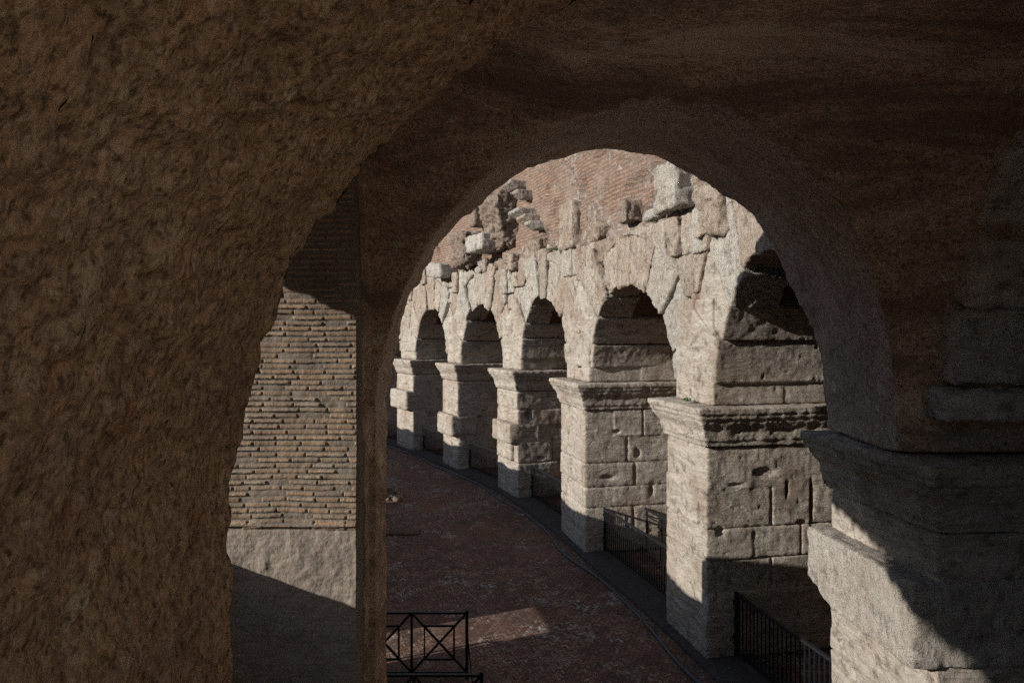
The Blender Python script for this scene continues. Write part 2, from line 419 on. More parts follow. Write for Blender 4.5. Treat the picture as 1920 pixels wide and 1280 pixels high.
def floor_mat():
    m = NT('herringbone_brick_paving')
    sp = m.n('ShaderNodeSeparateXYZ'); m.l(m.map(m.pos, (1, 1, 1), (0, 0, .35)), sp.inputs[0])
    u, v = sp.outputs[0], sp.outputs[1]
    W = .09; H = .032
    v2 = m.math('ADD', v, m.math('PINGPONG', u, W))
    iu = m.math('FLOOR', m.math('DIVIDE', u, W)); iv = m.math('FLOOR', m.math('DIVIDE', v2, H))
    cb = m.n('ShaderNodeCombineXYZ'); m.l(iu, cb.inputs[0]); m.l(iv, cb.inputs[1])
    wn = m.n('ShaderNodeTexWhiteNoise'); m.l(cb.outputs[0], wn.inputs['Vector'])
    fu = m.math('PINGPONG', u, W / 2); fu = m.math('ABSOLUTE', m.math('SUBTRACT', m.math('FRACT', m.math('DIVIDE', u, W)), .5))
    fv = m.math('ABSOLUTE', m.math('SUBTRACT', m.math('FRACT', m.math('DIVIDE', v2, H)), .5))
    mor = m.math('MAXIMUM', m.ramp(fv, [(.36, 0), (.46, 1)]), m.ramp(fu, [(.44, 0), (.48, 1)]))
    bc = m.ramp(wn.outputs['Value'], [(0, (.10, .05, .036)), (.4, (.18, .095, .065)), (.7, (.30, .19, .13)), (.93, (.38, .31, .25)), (1, (.46, .42, .38))])
    big = m.noise(m.map(m.pos, (1, 1, 1)), .35, 6, .6)
    bc = m.mix(m.ramp(big, [(.42, 0), (.6, .75)]), bc, (.19, .095, .072))
    bc = m.mix(m.ramp(m.noise(m.map(m.pos, (1, 1, 1), loc=(1, 1, 5)), 2.3, 8, .7), [(.45, 0), (.62, .7)]), bc, (.075, .05, .042))
    red = m.noise(m.map(m.pos, (1, 1, 1), loc=(7, 3, 0)), .55, 5, .6)
    bc = m.mix(m.ramp(red, [(.55, 0), (.66, .7)]), bc, (.24, .095, .055))
    # patches of chipped pale bricks
    spots = m.math('MULTIPLY', m.math('GREATER_THAN', wn.outputs['Value'], .62), m.ramp(m.noise(m.map(m.pos, (1, 1, 1), loc=(2, 11, 0)), .8, 4, .6), [(.56, 0), (.64, .85)]))
    bc = m.mix(spots, bc, (.44, .42, .40))
    bc = m.mix(m.math('MULTIPLY', mor, .5), bc, (.055, .045, .04))
    m.color(bc)
    m.b.inputs['Roughness'].default_value = .75; m.b.inputs['Specular IOR Level'].default_value = .3
    hgt = m.math('ADD', m.math('MULTIPLY', mor, -1), m.math('MULTIPLY', wn.outputs['Value'], .9))
    m.bump([hgt, m.noise(m.pos, 25, 5), big], [.9, .5, .5], [.015, .01, .25])
    return m.m
M['floor'] = floor_mat()

def simple(name, c, r=.5, metal=0, nz=.2, sc=20):
    m = NT(name); n = m.noise(m.pos, sc, 5)
    m.color(m.mix(m.ramp(n, [(.35, 0), (.65, 1)]), tuple(x * (1 - nz) for x in c), tuple(min(1, x * (1 + nz)) for x in c)))
    m.b.inputs['Roughness'].default_value = r; m.b.inputs['Metallic'].default_value = metal
    m.bump([n], [.3], [.003]); return m.m
M['iron'] = simple('dark_painted_iron', (.028, .03, .036), .45, .4, .35, 30)
M['cable'] = simple('grey_plastic_cable', (.10, .105, .115), .5)
M['kerb'] = concrete('grey_kerb_stone', (.11, .095, .085), (.08, .07, .065), (.14, .12, .11), (.045, .04, .037), (1, 1, 1), .2, .2)
M['leaf'] = simple('weed_leaf', (.06, .12, .03), .6, 0, .4)

# ------------------------------------------------------------------ the plan of the arcade (near corner, far corner of each pier)
PIERS = [  # name index 0 = nearest (foreground right) ...
    ((4.60, 1.0), (4.52, 2.9)),
    ((4.30, 6.9), (4.15, 8.9)),
    ((3.44, 12.07), (3.09, 13.7)),
    ((1.90, 17.9), (1.42, 20.0)),
    ((0.17, 23.8), (-0.56, 25.6)),
    ((-2.30, 28.8), (-3.09, 30.4)),
    ((-4.85, 33.4), (-5.95, 35.3)),
    ((-7.90, 38.0), (-9.2, 39.8)),
]
DEPTH = 3.2; IMP = 4.5
def pframe(k):
    a, b = PIERS[k]; return Frame(a, (b[0] - a[0], b[1] - a[1])), math.dist(a, b)
path = []
for a, b in PIERS: path += [a, b]
path = [(4.75, -4.0)] + path + [(-12.5, 44.0)]
def offset_path(d, step=.5):
    """points of the facade line moved d into the wall, with arclength"""
    pts = [np.array(p) for p in path]; out = []
    # smooth
    L = [0]
    for i in range(1, len(pts)): L.append(L[-1] + np.linalg.norm(pts[i] - pts[i - 1]))
    n = int(L[-1] / step) + 1; ss = np.linspace(0, L[-1], n)
    X = np.interp(ss, L, [p[0] for p in pts]); Y = np.interp(ss, L, [p[1] for p in pts])
    k = max(1, int(2.0 / step)); ker = np.ones(2 * k + 1) / (2 * k + 1)
    Xs = np.convolve(np.pad(X, k, 'edge'), ker, 'valid'); Ys = np.convolve(np.pad(Y, k, 'edge'), ker, 'valid')
    tx = np.gradient(Xs); ty = np.gradient(Ys); l = np.hypot(tx, ty); tx /= l; ty /= l
    return Xs + ty * d, Ys - tx * d, ss

# ------------------------------------------------------------------ floor, landing, kerb
def sheet(name, x0, x1, y0, y1, z, mat, n=1):
    me = raw_mesh(name, np.array([(x0, y0, z), (x1, y0, z), (x1, y1, z), (x0, y1, z)], float), np.array([[0, 1, 2, 3]]), False)
    return link(name, me, mat)
structure(sheet('ground', -300, 300, -300, 300, -.02, M['mortar_grey']))
structure(sheet('floor', -14, 12, -6, 55, 0, M['floor']))
me = box_mesh([(None, (-4.2, -12, 3.95), (4.85, 1.1, 4.15))])
structure(link('landing', me, M['trav_v2']))
me = sdf_mesh('w', lambda x, y, z: sbox(x, y, z, (4.9, -12, 0), (5.6, .4, 10.5), .05), (4.9, -12, 0), (5.6, .4, 10.5), .12, None, .06, 1.5, 33)
center_origin(tag(link('bounce_wall', me, M['trav_v2']), 'added pale wall behind the viewer, bouncing sunlight into the vault', 'wall'))  # unseen wall, added to bounce sun onto the near wall and vault
# kerb strip along the foot of the arcade
X0, Y0, S0 = offset_path(-.2, .4); X1, Y1, _ = offset_path(.9, .4)
P = []; Q = []
for i in range(len(X0)):
    P += [(X0[i], Y0[i], .004), (X0[i], Y0[i], .07), (X1[i], Y1[i], .075)]
for i in range(len(X0) - 1):
    for j in range(2): a = 3 * i + j; Q.append((a, a + 1, a + 4, a + 3))
structure(link('kerb', raw_mesh('kerb', np.array(P), np.array(Q)[:, ::-1], False), M['kerb']))

# ------------------------------------------------------------------ foreground vault: void = main barrel U cross barrel
MC, MA = 1.24, 2.89
def sdf_main(x, y, z):
    b = 3.2 + .39 * np.clip((y - 4.2) / 4.8, -.3, 1.1); zs = 4.6
    cx = MC
    e = np.sqrt(((x - cx) / MA) ** 2 + (np.maximum(z - zs, 0) / b) ** 2)
    return (e - 1) * MA
def sdf_cross(x, y, z):
    yf = 8.28 - .165 * (x + 1.72)
    yf = np.clip(yf, 7.25, 8.3) - .55 * np.clip((-1.72 - x) / .10, 0, 1)      # brick pier face stands forward of the web
    yn = 4.07 - .33 * np.clip(x + 1.0, 0, 6) - .78 * np.clip(-1.74 - x, 0, 3)
    yc = (yf + yn) / 2; hh = (yf - yn) / 2
    zs = 4.3; b = 3.78 + .40 * np.clip((.5 - x) / 1.8, 0, 1); n = np.where(y + 0 * x < yc, 5.0, 2.9 - .85 * np.clip(x / 2, 0, 1))
    e = (np.abs((y - yc) / hh) ** n + (np.maximum(z - zs, 0) / b) ** n) ** (1 / n)
    return (e - 1) * np.minimum(hh, 1.8)
def vault_sdf(x, y, z):
    dm = np.maximum(sdf_main(x, y, z), 0 * x - 9)
    dc = sdf_cross(x, y, z)
    k = .05; h = np.clip(.5 + .5 * (dc - dm) / k, 0, 1)
    void = dc * (1 - h) + dm * h - k * h * (1 - h)
    # masonry mass
    top = 8.72 + .9 * np.clip((6.6 - y) / 1.2, 0, 1) + 0 * x
    mass = np.maximum.reduce([np.broadcast_to(a, np.broadcast_shapes(x.shape, y.shape, z.shape)) for a in (-3.6 - x, x - 6.6, .5 - y, y - 9.02, z - top)])
    mass = np.maximum(mass, -np.maximum.reduce([np.broadcast_to(q, mass.shape) for q in (-.4 - x, y - 2.3, -10 + 0 * z)]))
    # right side: the stone piers carry it, the mass starts above their cornice
    right = np.maximum(x - 3.2, 4.52 - z)  # placeholder
    mass = np.maximum(mass, -np.maximum(2.5 - x, z - 4.52))          # cut away below the cornice on the right
    # far left corner cut back along the light
    cut = (y - 9.0) - (x + 1.78) * .5
    mass = np.maximum(mass, np.where(x < -1.7, cut * .9, -9))
    mass = np.maximum(mass, -np.maximum.reduce([np.broadcast_to(q, mass.shape) for q in (x + 1.0, y - 1.6, z - 6.0)]))
    return np.maximum(mass, -void)
print('vault...')
hv = .05
T_VAULT = thing('masonry_vault', 'dark brown concrete groin vault with its rough near wall, framing the whole view', 'vault', (-2.6, 3.0, 0))
me = sdf_mesh('vault', vault_sdf, (-3.6, -3.5, 0), (6.6, 9.1, 9.8), hv, None, rough=0)
# where the rough concrete is: y < 4.3 on the left; smooth plaster elsewhere
def vdisp(co):
    x, y, z = co[:, 0], co[:, 1], co[:, 2]
    near = np.clip((4.9 - y) / .7, 0, 1) * np.clip((2.8 - x) / 2.5, 0, 1)
    big = (fbm(co, .9, 3, 2) * (.045 + .045 * near) + (.012 + .02 * near) * fbm(co, 3.0, 3, 5)) * (1 - .6 * ((np.abs(x + 1.7) < .5) & (z < 4.6)))
    rough = fbm(co, 5.5, 4, 21) * .06 - np.clip(vnoise(co, 4.0, 31) - .25, 0, 1) * .06 - np.abs(vnoise(co, 11, 8)) * .02
    edge = np.clip((y - 8.2) / .7, 0, 1)
    rag = fbm(co * np.array([1, .3, 1]), 3.2, 4, 77) * .10 * edge
    pierd = (x < -1.3) & (z < 4.4)
    return big * np.where(pierd, .45, 1) + rough * (.12 + .88 * near) + rag * np.where(pierd, .5, 1)
displace(me, vdisp)
# refine what the view can see and add real grit
def refine(me, mask):
    co = np.zeros(len(me.vertices) * 3, np.float32); me.vertices.foreach_get('co', co); co = co.reshape(-1, 3)
    li = np.zeros(len(me.loops), np.int32); me.loops.foreach_get('vertex_index', li); q = li.reshape(-1, 4)
    a = q[mask]; u, inv = np.unique(a.ravel(), return_inverse=True)
    m = raw_mesh('part', co[u], inv.reshape(-1, 4)); o = bpy.data.objects.new('tmp', m); COL.objects.link(o)
    md = o.modifiers.new('s', 'SUBSURF'); md.levels = 2; md.render_levels = 2
    dg = bpy.context.evaluated_depsgraph_get(); m2 = bpy.data.meshes.new_from_object(o.evaluated_get(dg))
    bpy.data.objects.remove(o)
    def g(c):
        near = np.clip((4.9 - c[:, 1]) / .7, 0, 1) * np.clip((2.8 - c[:, 0]) / 2.5, 0, 1)
        n_ = fbm(c, 13, 3, 201) * .022 - np.clip(vnoise(c, 9, 205) - .42, 0, 1) * .055 - np.clip(vnoise(c, 21, 207) - .4, 0, 1) * .03
        return n_ * (.22 + .78 * near)
    displace(m2, g)
    b = q[~mask]; n2 = len(m2.vertices); co2 = np.zeros(n2 * 3, np.float32); m2.vertices.foreach_get('co', co2)
    l2 = np.zeros(len(m2.loops), np.int32); m2.loops.foreach_get('vertex_index', l2)
    return raw_mesh('vault', np.concatenate([co, co2.reshape(-1, 3)]), np.concatenate([b, l2.reshape(-1, 4) + len(co)]))
n = len(me.polygons); cen = np.zeros(n * 3, np.float32); me.polygons.foreach_get('center', cen); cen = cen.reshape(-1, 3)
nrm = np.zeros(n * 3, np.float32); me.polygons.foreach_get('normal', nrm); nrm = nrm.reshape(-1, 3)
e = np.array([0, 0, EYE]) - cen; ins = (cen[:, 1] > 1.7) & (cen[:, 1] < 9.3) & (cen[:, 2] > 2.4) & (np.abs(cen[:, 0]) < cen[:, 1] * .80 + .3) & (cen[:, 2] - EYE < cen[:, 1] * .55 + .3)
me = refine(me, ((nrm * e).sum(1) > -.15 * np.linalg.norm(e, axis=1)) & ins)
# split into near wall+barrel (rough concrete) and web (plaster) as two parts by face centre
n = len(me.polygons); cen = np.zeros(n * 3, np.float32); me.polygons.foreach_get('center', cen); cen = cen.reshape(-1, 3).astype(float)
wob = fbm(cen, 1.2, 3, 50) * .25
isnear = (cen[:, 1] < 4.32 + np.maximum(cen[:, 0] - .2, 0) * -.25 + wob * np.clip((cen[:, 0] + .8), 0, 1)) & (cen[:, 0] < 6.7)
me.materials.append(M['concrete']); me.materials.append(M['plaster'])
me.polygons.foreach_set('material_index', np.where(isnear, 0, 1).astype(np.int32)); me.update()
def split_mesh(me, mask, name, mat):
    li = np.zeros(len(me.loops), np.int32); me.loops.foreach_get('vertex_index', li); q = li.reshape(-1, 4)[mask]
    co = np.zeros(len(me.vertices) * 3, np.float32); me.vertices.foreach_get('co', co); co = co.reshape(-1, 3)
    u, inv = np.unique(q.ravel(), return_inverse=True)
    return raw_mesh(name, co[u], inv.reshape(-1, 4))
cx_, cy_, cz_ = cen[:, 0], cen[:, 1], cen[:, 2]
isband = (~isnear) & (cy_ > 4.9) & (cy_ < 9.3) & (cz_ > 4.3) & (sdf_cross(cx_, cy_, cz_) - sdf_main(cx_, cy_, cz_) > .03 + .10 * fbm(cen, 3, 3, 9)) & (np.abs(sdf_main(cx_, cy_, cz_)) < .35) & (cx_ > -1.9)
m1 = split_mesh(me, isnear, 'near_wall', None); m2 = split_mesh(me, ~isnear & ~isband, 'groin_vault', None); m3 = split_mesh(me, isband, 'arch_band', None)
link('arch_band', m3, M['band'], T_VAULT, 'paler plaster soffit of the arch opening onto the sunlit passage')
link('rough_barrel', m1, M['concrete'], T_VAULT, 'rough pitted brown concrete wall and barrel nearest the camera')
link('groin_web', m2, M['plaster'], T_VAULT)

# ------------------------------------------------------------------ brick pier on the left (front face as real bricks)
def brick_panel(name, x0, x1, y, z0, z1, h=.0092):
    xs = np.arange(x0, x1 + h / 2, h); zs = np.arange(z0, z1 + h / 2, h * .9)
    X, Z = np.meshgrid(xs, zs, indexing='ij')
    P3 = np.stack([X.ravel(), 0 * X.ravel(), Z.ravel()], 1)
    wz = Z + (vnoise(P3, .8, 3) * .018 + vnoise(P3, 2.7, 4) * .006).reshape(X.shape)
    CH = .062
    row = np.floor(wz / CH).astype(int); fz = wz / CH - row
    r1 = (_h(row, row * 0, row * 0, 5) + 1) / 2
    BL = .27 + .12 * r1
    u = (X + 3 * r1) / BL; c = np.floor(u).astype(int)
    jl = _h(row, c, c * 0, 8) * .22; jr = _h(row, c + 1, c * 0, 8) * .22
    fu = u - c
    dl = (fu - jl) * BL; dr = (1 + jr - fu) * BL
    # bricks may be displaced at joints
    cc = np.where(dl < 0, c - 1, np.where(dr < 0, c + 1, c))
    de = np.minimum(np.abs(dl), np.abs(dr))
    rb = (_h(row, cc, row * 0, 11) + 1) / 2; rb2 = (_h(row, cc, row * 0, 17) + 1) / 2
    ez = np.minimum(fz, 1 - fz) * CH
    nb = (vnoise(P3, 22, 6) * .5 + vnoise(P3, 47, 7) * .3).reshape(X.shape)
    inb = np.clip((ez - .0085 - .006 * nb - .006 * rb) / .004, 0, 1) * np.clip((de - .008 - .006 * nb) / .005, 0, 1)
    miss = (rb2 < .09)
    inb = np.where(miss, inb * .2, inb)
    H = inb * (.011 + .013 * rb) + .005 * nb + (fbm(P3, 1.1, 3, 9) * .03 + fbm(P3, 6, 3, 19) * .012).reshape(X.shape)
    wash = np.clip((3.62 - Z) / .03, 0, 1)
    H = H * (1 - .93 * wash) + .02 * wash + wash * (fbm(P3, 9, 3, 29) * .018).reshape(X.shape)
    band = np.clip(1 - np.abs(Z - 3.66) / .03, 0, 1); H = H + band * .05
    yy = y - H
    # follow the cross vault high up
    bend = np.clip(Z - 5.6, 0, 9); yy = yy - .07 * bend ** 2
    V = np.stack([X.ravel(), yy.ravel(), Z.ravel()], 1)
    nx, nz = X.shape; I = np.arange(nx * nz).reshape(nx, nz)
    Q = np.stack([I[:-1, :-1], I[1:, :-1], I[1:, 1:], I[:-1, 1:]], -1).reshape(-1, 4)
    # thickness: edges go back into the pier
    bot = len(V)
    rim = np.concatenate([I[:, 0], I[-1, 1:], I[-2::-1, -1], I[0, -2:0:-1]])
    Vb = V[rim].copy(); Vb[:, 1] += .30
    V = np.concatenate([V, Vb]); k = len(rim)
    R = np.stack([rim, bot + np.arange(k), bot + (np.arange(k) + 1) % k, np.roll(rim, -1)], 1)
    Q = np.concatenate([Q, R])
    me = raw_mesh(name, V, Q)
    at = me.attributes.new('brick', 'FLOAT_VECTOR', 'POINT')
    A = np.zeros((len(V), 3), np.float32); A[:nx * nz, 0] = rb.ravel(); A[:nx * nz, 1] = inb.ravel(); A[:nx * nz, 2] = wash.ravel()
    at.data.foreach_set('vector', A.ravel())
    return me
T_BP = thing('brick_pier', 'sunlit brick-faced pier seen through the gap beside the rough brown wall', 'pier', (-2.6, 7.7, 0))
me = brick_panel('brick_facing', -3.55, -1.735, 7.64, 0.0, 7.9)
link('brick_facing', me, M['brick_near'], T_BP)
me = sdf_mesh('core', lambda x, y, z: np.maximum(sbox(x, y, z, (-3.55, 7.72, 0), (-1.755, 9.0, 4.6), .03), np.where(x < -1.7, ((y - 8.98) - (x + 1.78) * .5) * .9, -9)),
              (-3.6, 7.6, 0), (-1.7, 9.05, 4.65), .05, None, .02, 2.5, 3)
link('pier_core', me, M['mortar_grey'], T_BP)
# low stub of walling behind the pier (casts the squared shadow on the second pier)
me = sdf_mesh('stub', lambda x, y, z: sbox(x, y, z, (-3.6, 7.9, 0), (-1.98, 9.16, 4.28), .04), (-3.7, 7.8, 0), (-1.9, 9.3, 4.35), .06, None, .02, 3, 8)
center_origin(tag(link('wall_stub', me, M['rubble']), 'low broken wall stub hidden behind the brick pier', 'wall'))

# ------------------------------------------------------------------ hidden inner side: wall with brick arch, and parapet wall that shades the paving
def inner_sdf(x, y, z):
    m = sbox(x, y, z, (-5.0, -5.5, 0), (-4.3, 7.55, 9.0), .03)
    yc, b = 4.6, 2.14
    y_, z_ = np.broadcast_arrays(y, z)
    zs = 4.78 + .17 * np.clip(y_ - 5.1, -1, 2) * np.where(y_ > 5.1, 1.6, 1)
    a = np.where(y_ > yc, 2.9, 2.5); nn = np.where(y_ > yc, 4.0, 2.2)
    e = (np.abs((y_ - yc) / a) ** nn + (np.maximum(z_ - zs, 0) / b) ** nn) ** (1 / nn)
    ang = np.arctan2(np.maximum(z_ - zs, 0), y_ - yc)
    teeth = .05 * (np.mod(ang * 24, 1) > .5)
    v = (e - 1) * 2.2 + teeth
    v = np.minimum(v, y_ - .6 + .3 * np.sin(z_ * 2.1))
    v = np.maximum(v, 3.7 - z)
    return np.maximum(m, -v)
me = sdf_mesh('inner', inner_sdf, (-5.0, -5.5, 0), (-4.3, 7.55, 9), .06, None, .02, 2, 5)
center_origin(tag(link('inner_wall', me, M['rubble']), 'rubble wall with a wide brick arch on the arena side, left of the vault', 'wall'))
PX, PY, PS = offset_path(-8.15, .25)
holes = [(10.8, 12.05, 0, 2.15), (21.85, 22.75, .5, 1.75)]
P = []; Q = []
def seg_box(i, z0, z1):
    b = len(P)
    tx, ty = PX[i + 1] - PX[i], PY[i + 1] - PY[i]; l = math.hypot(tx, ty); nx_, ny_ = ty / l, -tx / l
    for (a, bb) in ((PX[i], PY[i]), (PX[i + 1], PY[i + 1])):
        for o in (0, -.6):
            for z in (z0, z1): P.append((a + nx_ * o, bb + ny_ * o, z))
    for q in ((0, 1, 3, 2), (4, 6, 7, 5), (0, 4, 5, 1), (2, 3, 7, 6), (0, 2, 6, 4), (1, 5, 7, 3)): Q.append([b + j for j in q])
for i in range(len(PX) - 1):
    if PY[i] < 7.3: continue
    hs = [h for h in holes if h[0] <= (PY[i] + PY[i + 1]) / 2 <= h[1]]
    top = 3.72 + .05 * math.sin(i * .7)
    if hs:
        if hs[0][2] > 0: seg_box(i, 0, hs[0][2])
        seg_box(i, hs[0][3], top)
    else: seg_box(i, 0, top)
tag(link('parapet_wall', raw_mesh('parapet', np.array(P), np.array(Q), False), M['rubble']), 'long low wall with a doorway on the arena side of the paving', 'wall')

# the opposite side of the amphitheatre, far off to the left: tiers rising to a broken wall
P = []; Q = []; na = 60
prof = [(38, 0), (50, 3), (51, 7), (66, 12), (67, 17), (80, 19), (80.5, 24), (84, 24), (84, 0)]
for i in range(na + 1):
    t = math.radians(95 + 175 * i / na); j = 1.2 * math.sin(i * 1.7) + .8 * math.sin(i * 3.1)
    for q, (rad, z) in enumerate(prof):
        P.append((-8 + rad * math.cos(t), 14 + rad * math.sin(t), z + (j if 5 <= q <= 7 else 0) * .8))
for i in range(na):
    for q in range(len(prof) - 1): a = i * len(prof) + q; Q.append((a, a + 1, a + 1 + len(prof), a + len(prof)))
tag(link('amphitheatre_stands', raw_mesh('st', np.array(P), np.array(Q), False), M['rubble']), 'far opposite tiers of the ruined amphitheatre beyond the parapet', 'stands')

# ------------------------------------------------------------------ arcade piers
ORD = ['', 'nearest', 'second', 'third', 'fourth', 'fifth', 'sixth', 'seventh']
def impost_profile(z):
    z0 = IMP - .72
    t = z - z0
    return np.interp(t, [0, .01, .10, .12, .16, .30, .46, .50, .53, .60, .62, .72], [0, .05, .05, .085, .085, .10, .20, .20, .245, .25, .28, .28])
HOLES = {2: [(.30, 0, 2.50, .09, .14, .24), (1.12, 0, 2.32, .06, .09, .13), (.75, 0, 1.6, .05, .04, .16), (0, .28, 2.28, .10, .10, .09), (0, 1.9, 2.35, .07, .12, .06),
             (0, .45, 1.45, .06, .03, .25), (0, .2, 1.3, .05, .03, .22), (0, 1.15, 3.3, .06, .25, .10), (0, 1.6, 2.95, .1, .03, .16), (0, 2.1, 2.7, .1, .03, .5), (0, .6, 3.1, .05, .2, .04)],
         3: [(0, 1.5, 2.6, .09, .1, .12), (0, .9, 3.2, .08, .12, .05), (0, 1.9, 1.6, .1, .06, .14), (0, .7, 2.0, .08, .2, .05), (1.1, 0, 1.9, .02, .07, .6), (1.15, 0, 3.0, .02, .06, .6)],
         4: [(0, .45, 2.95, .16, .14, .2), (0, 1.4, 2.0, .1, .1, .08), (0, .9, 1.4, .08, .2, .06)],
         1: [(1.5, 0, 1.6, .1, .06, .08), (.8, 0, 3.5, .1, .05, .06)], 5: [(0, 1.0, 2.2, .1, .14, .1)], 6: [(.9, 0, 3.3, .2, .1, .06)]}
def make_pier(k):
    fr, wdt = pframe(k)
    h = {0: .08, 1: .03, 2: .033, 3: .045, 4: .055}.get(k, .07)
    lab = {1: 'nearest pale travertine pier at the right edge, half in shadow with a big projecting block',
           2: 'wide travertine pier right of the middle with a squared shadow low on its side',
           3: 'travertine pier just left of the wide one, with a plain split front face',
           4: 'travertine pier in the middle of the row with a notched block projecting halfway up',
           5: 'narrow distant travertine pier, second from the left, small block projecting low on its front',
           6: 'leftmost clearly lit travertine pier, with a block projecting under its cornice',
           7: 'farthest shaded pier just inside the left rim of the big arch',
           0: 'travertine pier close on the right, outside the frame'}[k]
    T = thing('travertine_pier', lab, 'pier', tuple(fr.pt(wdt / 2, DEPTH / 2, 0)), 'piers of the curved arcade')
    zt = IMP - .72
    r = random.Random(40 + k)
    # courses of blocks
    zc = [0]; 
    while zc[-1] < zt - .75: zc.append(zc[-1] + r.uniform(.5, .78))
    zc.append(zt)
    boxes = []
    for i in range(len(zc) - 1):
        js = [0]
        while js[-1] < DEPTH - 1.0: js.append(js[-1] + r.uniform(.75, 1.5))
        js.append(DEPTH)
        for j in range(len(js) - 1):
            o1, o2, o3 = r.uniform(-.018, .012), r.uniform(-.018, .014), r.uniform(-.015, .012)
            g = .008
            boxes.append(((o1, js[j] + (g if j else o3), zc[i] + g), (wdt + o2, js[j + 1] - g, zc[i + 1] - g)))
    def f(S, D, Z):
        F = sbox(S, D, Z, (.05, .05, -.05), (wdt - .05, DEPTH - .05, zt), .01)
        for a, b in boxes: F = np.minimum(F, sbox(S, D, Z, a, b, .012))
        for (hs, hd, hz, rs, rd, rz) in HOLES.get(k, []):
            e = (np.sqrt(((S - hs) / rs) ** 2 + ((D - hd) / rd) ** 2 + ((Z - hz) / rz) ** 2) - 1) * min(rs, rd, rz)
            F = np.maximum(F, -e)
        return F
    me = sdf_mesh('shaft', f, (-.05, -.05, -.05), (wdt + .05, DEPTH, zt), h, fr, .018, 3.4, 60 + k, pit=.025)
    link('shaft', me, M['trav_h'], T)
    # cornice
    def g(S, D, Z):
        p = impost_profile(Z)
        w2 = np.maximum(np.maximum(-S, S - wdt), np.maximum(-D, D - DEPTH)) - p
        return smax(w2, np.maximum(zt - Z, Z - IMP), k=.02)
    hh = {1: .024, 2: .027, 3: .035, 4: .045}.get(k, .06)
    me = sdf_mesh('cornice', g, (-.3, -.3, zt), (wdt + .3, DEPTH + .28, IMP), hh, fr, .020, 4.2, 90 + k, pit=.0)
    link('cornice', me, M['trav_h'], T)
    # upper blocks over the cornice up to the springing
    ub = []
    for (z0, z1) in ((IMP + .006, IMP + .74), (IMP + .745, IMP + 1.35), (IMP + 1.355, IMP + 1.95)):
        j = 0.16
        while j < DEPTH - .3:
            jn = min(DEPTH, j + r.uniform(.9, 1.5))
            ub.append(((.10 + r.uniform(-.04, .03), j, z0), (wdt - .10 + r.uniform(-.03, .04), jn - .014, z1))); j = jn
    def u(S, D, Z):
        F = sbox(S, D, Z, (.17, .22, IMP), (wdt - .17, DEPTH - .05, IMP + 1.9), .02)
        for a, b in ub: F = np.minimum(F, sbox(S, D, Z, a, b, .015))
        return F
    me = sdf_mesh('springer_block', u, (.03, .1, IMP), (wdt, DEPTH, IMP + 2.0), h, fr, .012, 3.2, 120 + k, pit=.02)
    if k != 1: link('springer_block', me, M['trav_h'], T)
    # projecting stubs
    st = {1: [(-.06, -.30, 2.42, 2.05, 2.6, 3.3)], 4: [(-.02, -.30, 1.95, 1.7, .9, 2.66), (.3, -.12, 1.3, 1.7, .9, 1.95)],
          5: [(-.02, -.30, 1.45, wdt * .97, .9, 2.35)], 6: [(-.03, -.38, 2.05, wdt * 1.0, .9, 3.0)]}.get(k, [])
    for (a, d0, z0, b, d1, z1) in st:
        def q(S, D, Z, a=a, d0=d0, z0=z0, b=b, d1=d1, z1=z1):
            F = sbox(S, D, Z, (a, d0, z0), (b, d1, z1), .045)
            sl = (S - (b - .62)) * .35 + (z0 - Z) if k == 1 else (S - b)      # the far underside is broken away
            F = np.maximum(F, sl * .9)
            return F
        me = sdf_mesh('stub', q, (a, d0, z0), (b, d1, z1), h, fr, .035, 3, 150 + k, pit=.05)
        link('projecting_block', me, M['trav_v2'] if k == 1 else M['trav_h'], T, 'block left projecting from the shaft')
    return T
print('piers...')
for k in range(len(PIERS)): make_pier(k)

